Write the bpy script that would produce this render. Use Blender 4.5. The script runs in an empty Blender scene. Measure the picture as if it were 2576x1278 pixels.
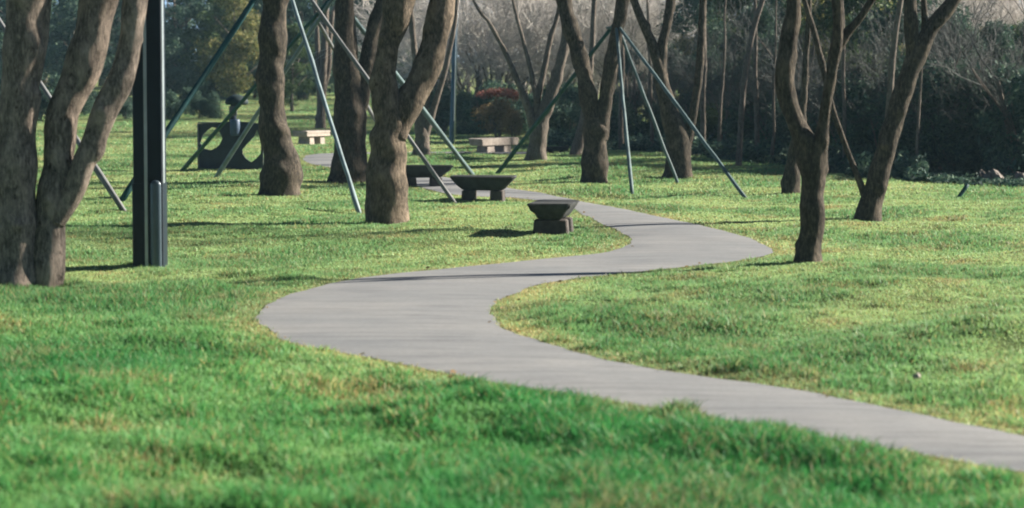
import bpy, math, random
import numpy as np
from mathutils import Vector, Matrix

rng = np.random.default_rng(7)
random.seed(7)
scene = bpy.context.scene
COL = scene.collection

# ------------------------------------------------------------------ camera maths
# the view measured on a 2576 x 1278 print of the scene
W_, H_, F_ = 2576.0, 1278.0, 6500.0
CAMZ, HORIZON = 2.2, 195.0
HAZE = .00021
PITCH = math.atan((H_ / 2 - HORIZON) / F_)
cp, sp_ = math.cos(PITCH), math.sin(PITCH)


def ray(px, py):
    cx, cy = (px - W_ / 2) / F_, -(py - H_ / 2) / F_
    return Vector((cx, cp + cy * sp_, cy * cp - sp_))


def at(px, py, depth):
    d = ray(px, py)
    t = depth / d.y
    return Vector((d.x * t, depth, CAMZ + d.z * t))


# ------------------------------------------------------------------ terrain
def sines(n, wl, seed):
    r = np.random.default_rng(seed)
    k = 2 * math.pi / r.uniform(wl[0], wl[1], n)
    a = r.uniform(0, 2 * math.pi, n)
    ph = r.uniform(0, 2 * math.pi, n)

    def f(x, y):
        s = 0.0
        for i in range(n):
            s = s + np.sin(k[i] * (np.cos(a[i]) * x + np.sin(a[i]) * y) + ph[i])
        return s / math.sqrt(n / 2)
    return f


S_big = sines(6, (10, 22), 1)
S_mid = sines(12, (1.6, 4.5), 2)
S_small = sines(14, (0.35, 0.9), 3)
S_tone = sines(14, (1.5, 7.0), 4)
S_patch = sines(10, (.8, 2.6), 6)
S_tone2 = sines(14, (0.3, 1.1), 5)


def macro(x, y):
    y = np.asarray(y, float)
    rise = 0.018 * np.maximum(0, y - 100) ** 1.0
    rise = np.minimum(rise, 4.0)
    return rise + 0.03 * S_big(x, y)


# ------------------------------------------------------------------ path outline
PAIRS = [(2800, 1245, 2800, 1140), (2576, 1195, 2576, 1098), (2300, 1146, 2400, 1066), (2000, 1095, 2200, 1024),
         (1700, 1040, 2000, 985), (1350, 985, 1800, 953), (1150, 947, 1650, 930), (950, 908, 1500, 905),
         (800, 880, 1400, 875), (706, 855, 1320, 846), (662, 822, 1262, 817), (648, 795, 1238, 793),
         (680, 764, 1247, 770), (760, 735, 1285, 744), (850, 712, 1352, 721), (1000, 690, 1450, 703),
         (1200, 670, 1600, 686), (1400, 650, 1750, 671), (1500, 640, 1850, 660), (1560, 628, 1918, 646),
         (1585, 612, 1940, 631), (1570, 590, 1908, 611), (1520, 568, 1850, 590), (1470, 543, 1750, 566),
         (1435, 525, 1650, 545), (1395, 512, 1550, 523), (1335, 503, 1450, 506), (1280, 498, 1380, 490),
         (1230, 497, 1300, 477), (1150, 492, 1200, 461), (1060, 473, 1113, 446), (960, 450, 1020, 429),
         (860, 428, 940, 414), (785, 414, 885, 403), (762, 402, 860, 395), (775, 391, 875, 391),
         (840, 386, 925, 388), (1000, 383, 1050, 387), (1200, 383, 1230, 388), (1340, 383, 1360, 389)]


def hit(px, py, hf):
    d = ray(px, py)
    z0 = 0.0
    for _ in range(12):
        t = (z0 - CAMZ) / d.z
        x, y = d.x * t, d.y * t
        z0 = 0.6 * float(hf(x, y)) + 0.4 * z0
    return Vector((x, y, float(hf(x, y))))


def catmull(P, per):
    P = np.asarray(P, float)
    n = len(P)
    Q = np.vstack([2 * P[0] - P[1], P, 2 * P[-1] - P[-2]])
    out = []
    for i in range(n - 1):
        p0, p1, p2, p3 = Q[i], Q[i + 1], Q[i + 2], Q[i + 3]
        for j in range(per):
            t = j / per
            out.append(0.5 * (2 * p1 + (p2 - p0) * t + (2 * p0 - 5 * p1 + 4 * p2 - p3) * t * t + (3 * p1 - p0 - 3 * p2 + p3) * t ** 3))
    out.append(P[-1])
    return np.array(out)


Lw = catmull([tuple(hit(a, b, macro))[:2] for a, b, c, d in PAIRS], 8)
Rw = catmull([tuple(hit(c, d, macro))[:2] for a, b, c, d in PAIRS], 8)
nL = len(Lw)
wob = sines(10, (0.5, 2.2), 9)
for E, s in ((Lw, 3.1), (Rw, 7.7)):
    T = np.gradient(E, axis=0)
    T /= np.linalg.norm(T, axis=1)[:, None] + 1e-9
    N = np.stack([-T[:, 1], T[:, 0]], 1)
    E += N * (0.022 * wob(E[:, 0] + s, E[:, 1] * 0.8))[:, None]
POLY = np.vstack([Lw, Rw[::-1]])


def poly_sd(x, y):
    """signed distance to the path outline (negative inside)"""
    d2 = np.full(x.shape, 1e9)
    ins = np.zeros(x.shape, bool)
    A, B = POLY, np.roll(POLY, -1, axis=0)
    for (ax, ay), (bx, by) in zip(A, B):
        ex, ey = bx - ax, by - ay
        L2 = ex * ex + ey * ey + 1e-12
        t = np.clip(((x - ax) * ex + (y - ay) * ey) / L2, 0, 1)
        dx, dy = x - ax - t * ex, y - ay - t * ey
        np.minimum(d2, dx * dx + dy * dy, out=d2)
        c = (ay > y) != (by > y)
        if c.any():
            xi = ax + (y - ay) / (by - ay + 1e-12) * ex
            ins ^= c & (x < xi)
    d = np.sqrt(d2)
    return np.where(ins, -d, d)


GR = []
for (x0, x1, y0, y1, st) in ((-9, 9, 12, 46, 0.07), (-26, 16, 46, 100, 0.25)):
    xs, ys = np.arange(x0, x1, st), np.arange(y0, y1, st)
    X, Y = np.meshgrid(xs, ys)
    GR.append((x0, x1, y0, y1, st, poly_sd(X.ravel(), Y.ravel()).reshape(X.shape)))


def sd(x, y):
    x, y = np.asarray(x, float), np.asarray(y, float)
    out = np.full(np.broadcast(x, y).shape, 3.0)
    for (x0, x1, y0, y1, st, g) in GR:
        fi, fj = (x - x0) / st, (y - y0) / st
        i, j = np.floor(fi).astype(int), np.floor(fj).astype(int)
        ok = (i >= 0) & (j >= 0) & (i < g.shape[1] - 1) & (j < g.shape[0] - 1)
        i, j = np.where(ok, i, 0), np.where(ok, j, 0)
        u, v = fi - i, fj - j
        val = (g[j, i] * (1 - u) + g[j, i + 1] * u) * (1 - v) + (g[j + 1, i] * (1 - u) + g[j + 1, i + 1] * u) * v
        out = np.where(ok, val, out)
    return out


def sm(a, b, x):
    t = np.clip((x - a) / (b - a), 0, 1)
    return t * t * (3 - 2 * t)


def height(x, y):
    m = sm(0.05, 0.9, sd(x, y))
    near = 1.25 - 0.75 * sm(18, 36, np.asarray(y, float))
    return macro(x, y) + m * (0.042 * S_mid(x, y) * near + 0.008 * S_small(x, y) * (1 - sm(30, 60, np.asarray(y, float))))


def ground(px, py):
    return hit(px, py, height)


# ------------------------------------------------------------------ object helpers
def tag(o, label, cat=None, group=None, kind=None):
    if label:
        o['label'] = label
    if cat:
        o['category'] = cat
    if group:
        o['group'] = group
    if kind:
        o['kind'] = kind
    return o


def empty(name, loc):
    o = bpy.data.objects.new(name, None)
    COL.objects.link(o)
    o.location = loc
    o.empty_display_size = 0.2
    return o


def np_mesh(name, V, tris=None, quads=None, smooth=True):
    me = bpy.data.meshes.new(name)
    V = np.asarray(V, np.float32)
    nt = 0 if tris is None else len(tris)
    nq = 0 if quads is None else len(quads)
    me.vertices.add(len(V))
    me.vertices.foreach_set('co', V.ravel())
    me.loops.add(nt * 3 + nq * 4)
    me.polygons.add(nt + nq)
    li, ls = [], []
    if nt:
        li.append(np.asarray(tris, np.int32).ravel())
        ls.append(np.arange(nt, dtype=np.int32) * 3)
    if nq:
        li.append(np.asarray(quads, np.int32).ravel())
        ls.append(nt * 3 + np.arange(nq, dtype=np.int32) * 4)
    me.loops.foreach_set('vertex_index', np.concatenate(li))
    me.polygons.foreach_set('loop_start', np.concatenate(ls))
    if smooth:
        me.polygons.foreach_set('use_smooth', np.ones(nt + nq, bool))
    me.update(calc_edges=True)
    me.validate()
    return me


def obj(name, me, mat, parent=None):
    o = bpy.data.objects.new(name, me)
    COL.objects.link(o)
    if mat is not None and not me.materials:
        me.materials.append(mat)
    if parent is not None:
        o.parent = parent
        o.matrix_parent_inverse = Matrix.Identity(4)
    return o


class MB:
    """collects tubes and polygons, in the space of an origin"""

    def __init__(self, org=(0, 0, 0)):
        self.V, self.T, self.Q, self.n = [], [], [], 0
        self.org = np.array(org, float)

    def add(self, V, tris=None, quads=None):
        V = np.asarray(V, float)
        if tris is not None and len(tris):
            self.T.append(np.asarray(tris) + self.n)
        if quads is not None and len(quads):
            self.Q.append(np.asarray(quads) + self.n)
        self.V.append(V - self.org)
        self.n += len(V)

    def tube(self, P, R, sides=12, lump=0.0, seed=0, root=0.0, ribs=5, cap=True):
        P, R = np.asarray(P, float), np.asarray(R, float)
        n = len(P)
        T = np.gradient(P, axis=0)
        T /= np.linalg.norm(T, axis=1)[:, None] + 1e-12
        u = np.cross(T[0], (0.31, 0.95, 0.05))
        u /= np.linalg.norm(u)
        th = np.arange(sides) * 2 * math.pi / sides
        rr = np.random.default_rng(seed + 11)
        terms = [(m, rr.uniform(1.5, 17), rr.uniform(0, 6.3), rr.uniform(.4, 1) / (m + .6)) for m in (0, 1, 1, 2, 2, 3, 3, 4, 5)]
        s = np.concatenate([[0], np.cumsum(np.linalg.norm(np.diff(P, axis=0), axis=1))])
        ph = rr.uniform(0, 6.3)
        knots = [(rr.uniform(0, s[-1]), rr.uniform(0, 6.3), rr.uniform(.05, .13), rr.uniform(-.07, .20)) for _ in range(int(s[-1] * 3.2))] if lump else []
        rings = []
        for i in range(n):
            u = u - T[i] * u.dot(T[i])
            u /= np.linalg.norm(u) + 1e-12
            v = np.cross(T[i], u)
            k = np.ones(sides)
            if lump:
                for (m, f, p, a) in terms:
                    k += lump * a * np.cos(m * th + f * s[i] * (1 if m else .6) + p)
            for (s0, t0, sz, a) in knots:
                if abs(s[i] - s0) < 3 * sz:
                    da = (th - t0 + math.pi) % (2 * math.pi) - math.pi
                    k += a * math.exp(-((s[i] - s0) / sz) ** 2) * np.exp(-(da * R[i] / sz) ** 2) * min(1.6, .14 / max(R[i], .05) + .5)
            if root:
                w = math.exp(-s[i] / root)
                k += w * (0.26 + 0.5 * np.maximum(0, np.cos(ribs * th + ph)) * w)
            rings.append(P[i] + (R[i] * k)[:, None] * (np.cos(th)[:, None] * u + np.sin(th)[:, None] * v))
        V = np.vstack(rings)
        a = np.arange(sides)
        b = (a + 1) % sides
        Q = np.concatenate([np.stack([i * sides + a, i * sides + b, (i + 1) * sides + b, (i + 1) * sides + a], 1) for i in range(n - 1)])
        tr = None
        if cap:
            V = np.vstack([V, P[0], P[-1]])
            c0, c1 = n * sides, n * sides + 1
            tr = np.concatenate([np.stack([np.full(sides, c0), b, a], 1), np.stack([np.full(sides, c1), (n - 1) * sides + a, (n - 1) * sides + b], 1)])
        self.add(V, tr, Q)

    def twigs(self, A, B, ra, rb, sides=3):
        """many straight tapering twigs at once"""
        A, B, ra, rb = (np.asarray(q, float) for q in (A, B, ra, rb))
        D = B - A
        D /= np.linalg.norm(D, axis=1)[:, None] + 1e-12
        ref = np.where(np.abs(D[:, 2:3]) > .9, [[1., 0, 0]], [[0, 0, 1.]])
        u = np.cross(D, ref)
        u /= np.linalg.norm(u, axis=1)[:, None] + 1e-12
        v = np.cross(D, u)
        n = len(A)
        V = np.empty((n, 2 * sides, 3))
        for j in range(sides):
            t = j * 2 * math.pi / sides
            o = math.cos(t) * u + math.sin(t) * v
            V[:, j] = A + o * ra[:, None]
            V[:, sides + j] = B + o * rb[:, None]
        base = np.arange(n)[:, None] * 2 * sides
        Q = np.concatenate([base + np.array([[j, (j + 1) % sides, sides + (j + 1) % sides, sides + j]]) for j in range(sides)])
        self.add(V.reshape(-1, 3), None, Q)

    def slab(self, c, size, taper, bev=.014):
        """a stone slab whose underside curves in like a boat; c is the centre of its base"""
        sx, sy, sz = size[0] / 2, size[1] / 2, size[2]
        V, lv = [], [(0, 1, .02), (.12, .86, 0), (.35, .60, 0), (.6, .30, 0), (.82, .06, 0), (.94, 0, 0), (1, 0, bev)]
        for f, k, ins in lv:
            ax, ay = sx * (1 - (1 - taper[0]) * k) - ins, sy * (1 - (1 - taper[1]) * k) - ins
            b = .03
            V += [(ax - b, ay, sz * f), (ax, ay - b, sz * f), (ax, -ay + b, sz * f), (ax - b, -ay, sz * f), (-ax + b, -ay, sz * f), (-ax, -ay + b, sz * f), (-ax, ay - b, sz * f), (-ax + b, ay, sz * f)]
        V = np.array(V) + np.array(c, float)
        Q = [(l * 8 + (j + 1) % 8, l * 8 + j, (l + 1) * 8 + j, (l + 1) * 8 + (j + 1) % 8) for l in range(len(lv) - 1) for j in range(8)]
        n = (len(lv) - 1) * 8
        Q += [(0, 1, 2, 3), (4, 5, 6, 7), (0, 3, 4, 7), (n + 3, n + 2, n + 1, n), (n + 7, n + 6, n + 5, n + 4), (n + 7, n + 4, n + 3, n)]
        self.add(V, None, Q)

    def box(self, c, size, rz=0.0, top=(1, 1), bot=(1, 1), bev=0.0):
        """a tapered block with chamfered upright and level edges; c is the centre of its base"""
        sx, sy, sz = size[0] / 2, size[1] / 2, size[2]
        lv = [(0, bot, bev), (bev, None, 0), (sz - bev, None, 0), (sz, top, bev)] if bev else [(0, bot, 0), (sz, top, 0)]
        V = []
        for z, k, inset in lv:
            f = z / sz
            kx = bot[0] + (top[0] - bot[0]) * f
            ky = bot[1] + (top[1] - bot[1]) * f
            ax, ay = sx * kx - inset, sy * ky - inset
            b = bev if bev else min(ax, ay) * .02
            V += [(ax - b, ay, z), (ax, ay - b, z), (ax, -ay + b, z), (ax - b, -ay, z), (-ax + b, -ay, z), (-ax, -ay + b, z), (-ax, ay - b, z), (-ax + b, ay, z)]
        V = np.array(V)
        ca, sa = math.cos(rz), math.sin(rz)
        V = np.stack([V[:, 0] * ca - V[:, 1] * sa, V[:, 0] * sa + V[:, 1] * ca, V[:, 2]], 1) + np.array(c, float)
        Q = []
        for l in range(len(lv) - 1):
            for j in range(8):
                k = (j + 1) % 8
                Q.append((l * 8 + k, l * 8 + j, (l + 1) * 8 + j, (l + 1) * 8 + k))
        n = (len(lv) - 1) * 8
        Q += [(0, 1, 2, 3), (4, 5, 6, 7), (0, 3, 4, 7), (n + 3, n + 2, n + 1, n), (n + 7, n + 6, n + 5, n + 4), (n + 7, n + 4, n + 3, n)]
        self.add(V, None, Q)

    def mesh(self, name, smooth=True):
        return np_mesh(name, np.vstack(self.V), np.concatenate(self.T) if self.T else None, np.concatenate(self.Q) if self.Q else None, smooth)

    def build(self, name, mat, parent=None, smooth=True):
        return obj(name, self.mesh(name, smooth), mat, parent)


# ------------------------------------------------------------------ materials
def new_mat(name):
    m = bpy.data.materials.new(name)
    m.use_nodes = True
    nt = m.node_tree
    b = nt.nodes['Principled BSDF']
    return m, nt, b


def link(nt, a, ai, b, bi):
    nt.links.new(a.outputs[ai], b.inputs[bi])


def ramp(nt, stops):
    r = nt.nodes.new('ShaderNodeValToRGB')
    e = r.color_ramp.elements
    while len(e) < len(stops):
        e.new(0.5)
    for i, (p, c) in enumerate(stops):
        e[i].position = p
        e[i].color = (*c, 1)
    return r


def noise(nt, scale, detail=4, rough=.55, vec=None):
    n = nt.nodes.new('ShaderNodeTexNoise')
    n.inputs['Scale'].default_value = scale
    n.inputs['Detail'].default_value = detail
    n.inputs['Roughness'].default_value = rough
    if vec is not None:
        nt.links.new(vec, n.inputs['Vector'])
    return n


def coords(nt, sc=(1, 1, 1), which='Object'):
    t = nt.nodes.new('ShaderNodeTexCoord')
    mp = nt.nodes.new('ShaderNodeMapping')
    mp.inputs['Scale'].default_value = sc
    link(nt, t, which, mp, 'Vector')
    return mp.outputs['Vector']


def bark_mat(name, dark, mid, pale, patch=.62):
    m, nt, b = new_mat(name)
    v = coords(nt, (1, 1, .3))
    v2 = coords(nt, (1, 1, .6))
    n1 = noise(nt, 34, 10, .72, v)
    n2 = noise(nt, 4.5, 9, .7, v2)
    n3 = noise(nt, 7, 5, .6, coords(nt, (1.4, 1.4, 1)))
    r1 = ramp(nt, [(.32, dark), (.5, mid), (.72, pale)])
    link(nt, n1, 'Fac', r1, 'Fac')
    r2 = ramp(nt, [(patch - .14, (0, 0, 0)), (patch + .10, (.8, .8, .8))])
    link(nt, n2, 'Fac', r2, 'Fac')
    mx = nt.nodes.new('ShaderNodeMixRGB')
    mx.inputs['Color2'].default_value = (*[c * 1.05 for c in pale], 1)
    link(nt, r2, 'Color', mx, 'Fac')
    link(nt, r1, 'Color', mx, 'Color1')
    r3 = ramp(nt, [(.29, (.35, .33, .33)), (.38, (1, 1, 1))])
    link(nt, n3, 'Fac', r3, 'Fac')
    mu = nt.nodes.new('ShaderNodeMixRGB')
    mu.blend_type = 'MULTIPLY'
    mu.inputs['Fac'].default_value = 1
    link(nt, mx, 'Color', mu, 'Color1')
    link(nt, r3, 'Color', mu, 'Color2')
    link(nt, mu, 'Color', b, 'Base Color')
    b.inputs['Roughness'].default_value = .85
    b.inputs['Specular IOR Level'].default_value = .06
    ad = nt.nodes.new('ShaderNodeMath')
    ad.operation = 'MULTIPLY_ADD'
    ad.inputs[1].default_value = .55
    link(nt, n1, 'Fac', ad, 0)
    link(nt, n2, 'Fac', ad, 2)
    bp = nt.nodes.new('ShaderNodeBump')
    bp.inputs['Strength'].default_value = 1.0
    bp.inputs['Distance'].default_value = .05
    link(nt, ad, 'Value', bp, 'Height')
    link(nt, bp, 'Normal', b, 'Normal')
    return m


def leaf_mat(name, cols, trans=.3, gloss=.15):
    m, nt, b = new_mat(name)
    g = nt.nodes.new('ShaderNodeNewGeometry')
    k = len(cols)
    r = ramp(nt, [((i + .5) / k, c) for i, c in enumerate(cols)])
    link(nt, g, 'Random Per Island', r, 'Fac')
    n = noise(nt, 0.9, 3, .6, coords(nt))
    hs = nt.nodes.new('ShaderNodeHueSaturation')
    mr = nt.nodes.new('ShaderNodeMapRange')
    mr.inputs['From Min'].default_value = .3
    mr.inputs['From Max'].default_value = .7
    mr.inputs['To Min'].default_value = .6
    mr.inputs['To Max'].default_value = 1.4
    link(nt, n, 'Fac', mr, 'Value')
    link(nt, mr, 'Result', hs, 'Value')
    link(nt, r, 'Color', hs, 'Color')
    link(nt, hs, 'Color', b, 'Base Color')
    b.inputs['Roughness'].default_value = .65
    b.inputs['Specular IOR Level'].default_value = gloss
    t = nt.nodes.new('ShaderNodeBsdfTranslucent')
    link(nt, hs, 'Color', t, 'Color')
    mix = nt.nodes.new('ShaderNodeMixShader')
    mix.inputs[0].default_value = trans
    link(nt, b, 'BSDF', mix, 1)
    link(nt, t, 'BSDF', mix, 2)
    nt.links.new(mix.outputs[0], nt.nodes['Material Output'].inputs['Surface'])
    return m


def paint_mat(name, col, rough=.45, var=.25, scale=6, metal=0.0, spec=.5):
    m, nt, b = new_mat(name)
    n = noise(nt, scale, 6, .6, coords(nt))
    r = ramp(nt, [(.3, tuple(c * (1 - var) for c in col)), (.7, tuple(min(1, c * (1 + var)) for c in col))])
    link(nt, n, 'Fac', r, 'Fac')
    link(nt, r, 'Color', b, 'Base Color')
    b.inputs['Roughness'].default_value = rough
    b.inputs['Metallic'].default_value = metal
    b.inputs['Specular IOR Level'].default_value = spec
    n2 = noise(nt, scale * 9, 4, .6, coords(nt))
    bp = nt.nodes.new('ShaderNodeBump')
    bp.inputs['Strength'].default_value = .12
    bp.inputs['Distance'].default_value = .004
    link(nt, n2, 'Fac', bp, 'Height')
    link(nt, bp, 'Normal', b, 'Normal')
    return m


def stone_mat(name, a, b_, c):
    m, nt, b = new_mat(name)
    n = noise(nt, 9, 8, .65, coords(nt))
    r = ramp(nt, [(.3, a), (.5, b_), (.72, c)])
    link(nt, n, 'Fac', r, 'Fac')
    link(nt, r, 'Color', b, 'Base Color')
    b.inputs['Roughness'].default_value = .8
    n2 = noise(nt, 40, 6, .7, coords(nt))
    bp = nt.nodes.new('ShaderNodeBump')
    bp.inputs['Strength'].default_value = .5
    bp.inputs['Distance'].default_value = .012
    link(nt, n2, 'Fac', bp, 'Height')
    link(nt, bp, 'Normal', b, 'Normal')
    return m


M = {}
M['bark'] = bark_mat('bark_brown', (.021, .0195, .0175), (.053, .048, .041), (.18, .150, .117), .64)
M['bark_warm'] = bark_mat('bark_warm', (.031, .027, .0225), (.080, .068, .054), (.30, .24, .18), .60)
M['bark_pale'] = bark_mat('bark_pale', (.055, .048, .042), (.155, .132, .112), (.46, .38, .315), .59)
M['bark_far'] = bark_mat('bark_grey', (.07, .061, .053), (.125, .11, .095), (.24, .21, .178), .63)
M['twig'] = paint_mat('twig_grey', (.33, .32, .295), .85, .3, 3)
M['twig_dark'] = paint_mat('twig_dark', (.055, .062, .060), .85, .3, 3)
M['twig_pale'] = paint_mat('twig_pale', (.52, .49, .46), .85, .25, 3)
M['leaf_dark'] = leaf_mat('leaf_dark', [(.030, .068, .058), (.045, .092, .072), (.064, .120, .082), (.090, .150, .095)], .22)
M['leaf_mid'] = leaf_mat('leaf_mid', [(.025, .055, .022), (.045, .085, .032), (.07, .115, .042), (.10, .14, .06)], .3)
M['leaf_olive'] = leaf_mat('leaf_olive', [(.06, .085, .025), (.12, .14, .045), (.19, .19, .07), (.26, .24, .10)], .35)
M['leaf_brown'] = leaf_mat('leaf_brown', [(.19, .135, .07), (.30, .21, .10), (.27, .23, .11), (.36, .26, .15)], .3)
M['leaf_red'] = leaf_mat('leaf_red', [(.24, .085, .07), (.33, .12, .10), (.24, .14, .10)], .3)
M['pole'] = paint_mat('pole_teal', (.085, .135, .142), .65, .35, 4, 0, .25)
M['pole_pale'] = paint_mat('pole_pale', (.14, .20, .215), .6, .3, 4)
M['pole_green'] = paint_mat('pole_green', (.009, .058, .062), .65, .35, 4, 0, .2)
M['pole_grey'] = paint_mat('pole_weathered', (.13, .14, .145), .7, .35, 5)
M['post'] = paint_mat('post_navy', (.004, .012, .020), .5, .3, 3, 0, .25)
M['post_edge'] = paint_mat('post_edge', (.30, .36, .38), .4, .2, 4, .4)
M['post_box'] = paint_mat('post_cover', (.06, .09, .11), .35, .2, 3, .3)
M['post_blue'] = paint_mat('post_blue', (.02, .075, .12), .45, .3, 3)
M['navy'] = paint_mat('screen_navy', (.012, .024, .042), .6, .35, 5)
M['hood'] = paint_mat('hood_teal', (.018, .035, .04), .7, .3, 5, 0, .2)
M['blue'] = paint_mat('bin_blue', (.03, .065, .12), .5, .25, 5)
M['stone_dark'] = stone_mat('stone_dark', (.011, .014, .015), (.021, .026, .026), (.04, .045, .043))
M['stone_foot'] = stone_mat('stone_foot', (.024, .02, .018), (.045, .038, .034), (.08, .066, .058))
M['stone_pale'] = stone_mat('stone_pale', (.20, .175, .15), (.30, .265, .23), (.40, .36, .31))
M['rock'] = stone_mat('rock_pale', (.07, .06, .052), (.13, .11, .095), (.20, .175, .15))


def grass_mat():
    m, nt, b = new_mat('grass_blades')
    a = nt.nodes.new('ShaderNodeAttribute')
    a.attribute_name = 'tint'
    link(nt, a, 'Color', b, 'Base Color')
    b.inputs['Roughness'].default_value = .55
    b.inputs['Specular IOR Level'].default_value = .25
    t = nt.nodes.new('ShaderNodeBsdfTranslucent')
    link(nt, a, 'Color', t, 'Color')
    mix = nt.nodes.new('ShaderNodeMixShader')
    mix.inputs[0].default_value = .42
    link(nt, b, 'BSDF', mix, 1)
    link(nt, t, 'BSDF', mix, 2)
    nt.links.new(mix.outputs[0], nt.nodes['Material Output'].inputs['Surface'])
    return m


def ground_mat():
    m, nt, b = new_mat('lawn_soil')
    v = coords(nt)
    n1 = noise(nt, .35, 6, .6, v)
    n2 = noise(nt, 14, 8, .7, v)
    r1 = ramp(nt, [(.32, (.09, .14, .05)), (.5, (.15, .19, .075)), (.68, (.21, .21, .10))])
    r2 = ramp(nt, [(.3, (.55, .55, .5)), (.7, (1.3, 1.3, 1.2))])
    link(nt, n1, 'Fac', r1, 'Fac')
    link(nt, n2, 'Fac', r2, 'Fac')
    mx = nt.nodes.new('ShaderNodeMixRGB')
    mx.blend_type = 'MULTIPLY'
    mx.inputs['Fac'].default_value = 1
    link(nt, r1, 'Color', mx, 'Color1')
    link(nt, r2, 'Color', mx, 'Color2')
    link(nt, mx, 'Color', b, 'Base Color')
    b.inputs['Roughness'].default_value = .95
    b.inputs['Specular IOR Level'].default_value = .1
    bp = nt.nodes.new('ShaderNodeBump')
    bp.inputs['Strength'].default_value = .8
    bp.inputs['Distance'].default_value = .03
    link(nt, n2, 'Fac', bp, 'Height')
    link(nt, bp, 'Normal', b, 'Normal')
    return m


def path_mat():
    m, nt, b = new_mat('path_concrete')
    v = coords(nt)
    n1 = noise(nt, .55, 5, .6, v)
    n2 = noise(nt, 3.0, 8, .72, coords(nt, (.3, 2.0, 1)))
    n3 = noise(nt, 26, 8, .8, v)
    r1 = ramp(nt, [(.3, (.135, .149, .160)), (.5, (.166, .177, .184)), (.7, (.198, .206, .207))])
    r2 = ramp(nt, [(.3, (.60, .60, .62)), (.5, (1, 1, 1)), (.72, (1.2, 1.18, 1.15))])
    r3 = ramp(nt, [(.3, (.74, .74, .74)), (.5, (1, 1, 1)), (.7, (1.16, 1.16, 1.15))])
    link(nt, n1, 'Fac', r1, 'Fac')
    link(nt, n2, 'Fac', r2, 'Fac')
    link(nt, n3, 'Fac', r3, 'Fac')
    m1 = nt.nodes.new('ShaderNodeMixRGB')
    m2 = nt.nodes.new('ShaderNodeMixRGB')
    for q in (m1, m2):
        q.blend_type = 'MULTIPLY'
        q.inputs['Fac'].default_value = 1
    link(nt, r1, 'Color', m1, 'Color1')
    link(nt, r2, 'Color', m1, 'Color2')
    link(nt, m1, 'Color', m2, 'Color1')
    link(nt, r3, 'Color', m2, 'Color2')
    link(nt, m2, 'Color', b, 'Base Color')
    b.inputs['Roughness'].default_value = .8
    bp = nt.nodes.new('ShaderNodeBump')
    bp.inputs['Strength'].default_value = .5
    bp.inputs['Distance'].default_value = .006
    link(nt, n3, 'Fac', bp, 'Height')
    link(nt, bp, 'Normal', b, 'Normal')
    return m


# ------------------------------------------------------------------ ground, path, grass
def build_ground():
    ys = [3.0]
    while ys[-1] < 620:
        y = ys[-1]
        ys.append(y + max(.09, .0045 * y if y < 110 else .03 * y))
    ys = np.array(ys)
    t = np.linspace(-1, 1, 261)
    t = np.sign(t) * (np.abs(t) * .42 + .58 * np.abs(t) ** 4)
    X = t[None, :] * (.62 * ys[:, None] + 6)
    Y = np.repeat(ys[:, None], len(t), 1)
    s = sd(X, Y)
    Z = height(X, Y) - np.where(s < .02, .03, 0.0)
    V = np.stack([X, Y, Z], 2).reshape(-1, 3)
    nc = len(t)
    i, j = np.meshgrid(np.arange(len(ys) - 1), np.arange(nc - 1), indexing='ij')
    a = (i * nc + j).ravel()
    me = np_mesh('ground', V, None, np.stack([a, a + 1, a + nc + 1, a + nc], 1))
    tag(obj('ground', me, ground_mat()), 'grassy park ground under the lawn and trees', kind='structure')


def build_path():
    cols = 9
    f = np.linspace(0, 1, cols)
    XY = Lw[:, None, :] * (1 - f)[None, :, None] + Rw[:, None, :] * f[None, :, None]
    # finer along its length
    Z = macro(XY[..., 0], XY[..., 1]) + .012 + .014 * (1 - (2 * f - 1) ** 2)[None, :]
    V = np.concatenate([XY, Z[..., None]], 2).reshape(-1, 3)
    i, j = np.meshgrid(np.arange(nL - 1), np.arange(cols - 1), indexing='ij')
    a = (i * cols + j).ravel()
    me = np_mesh('path', V, None, np.stack([a, a + cols, a + cols + 1, a + 1], 1))
    tag(obj('path', me, path_mat()), 'pale grey footpath winding through the lawn', kind='structure')


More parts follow.
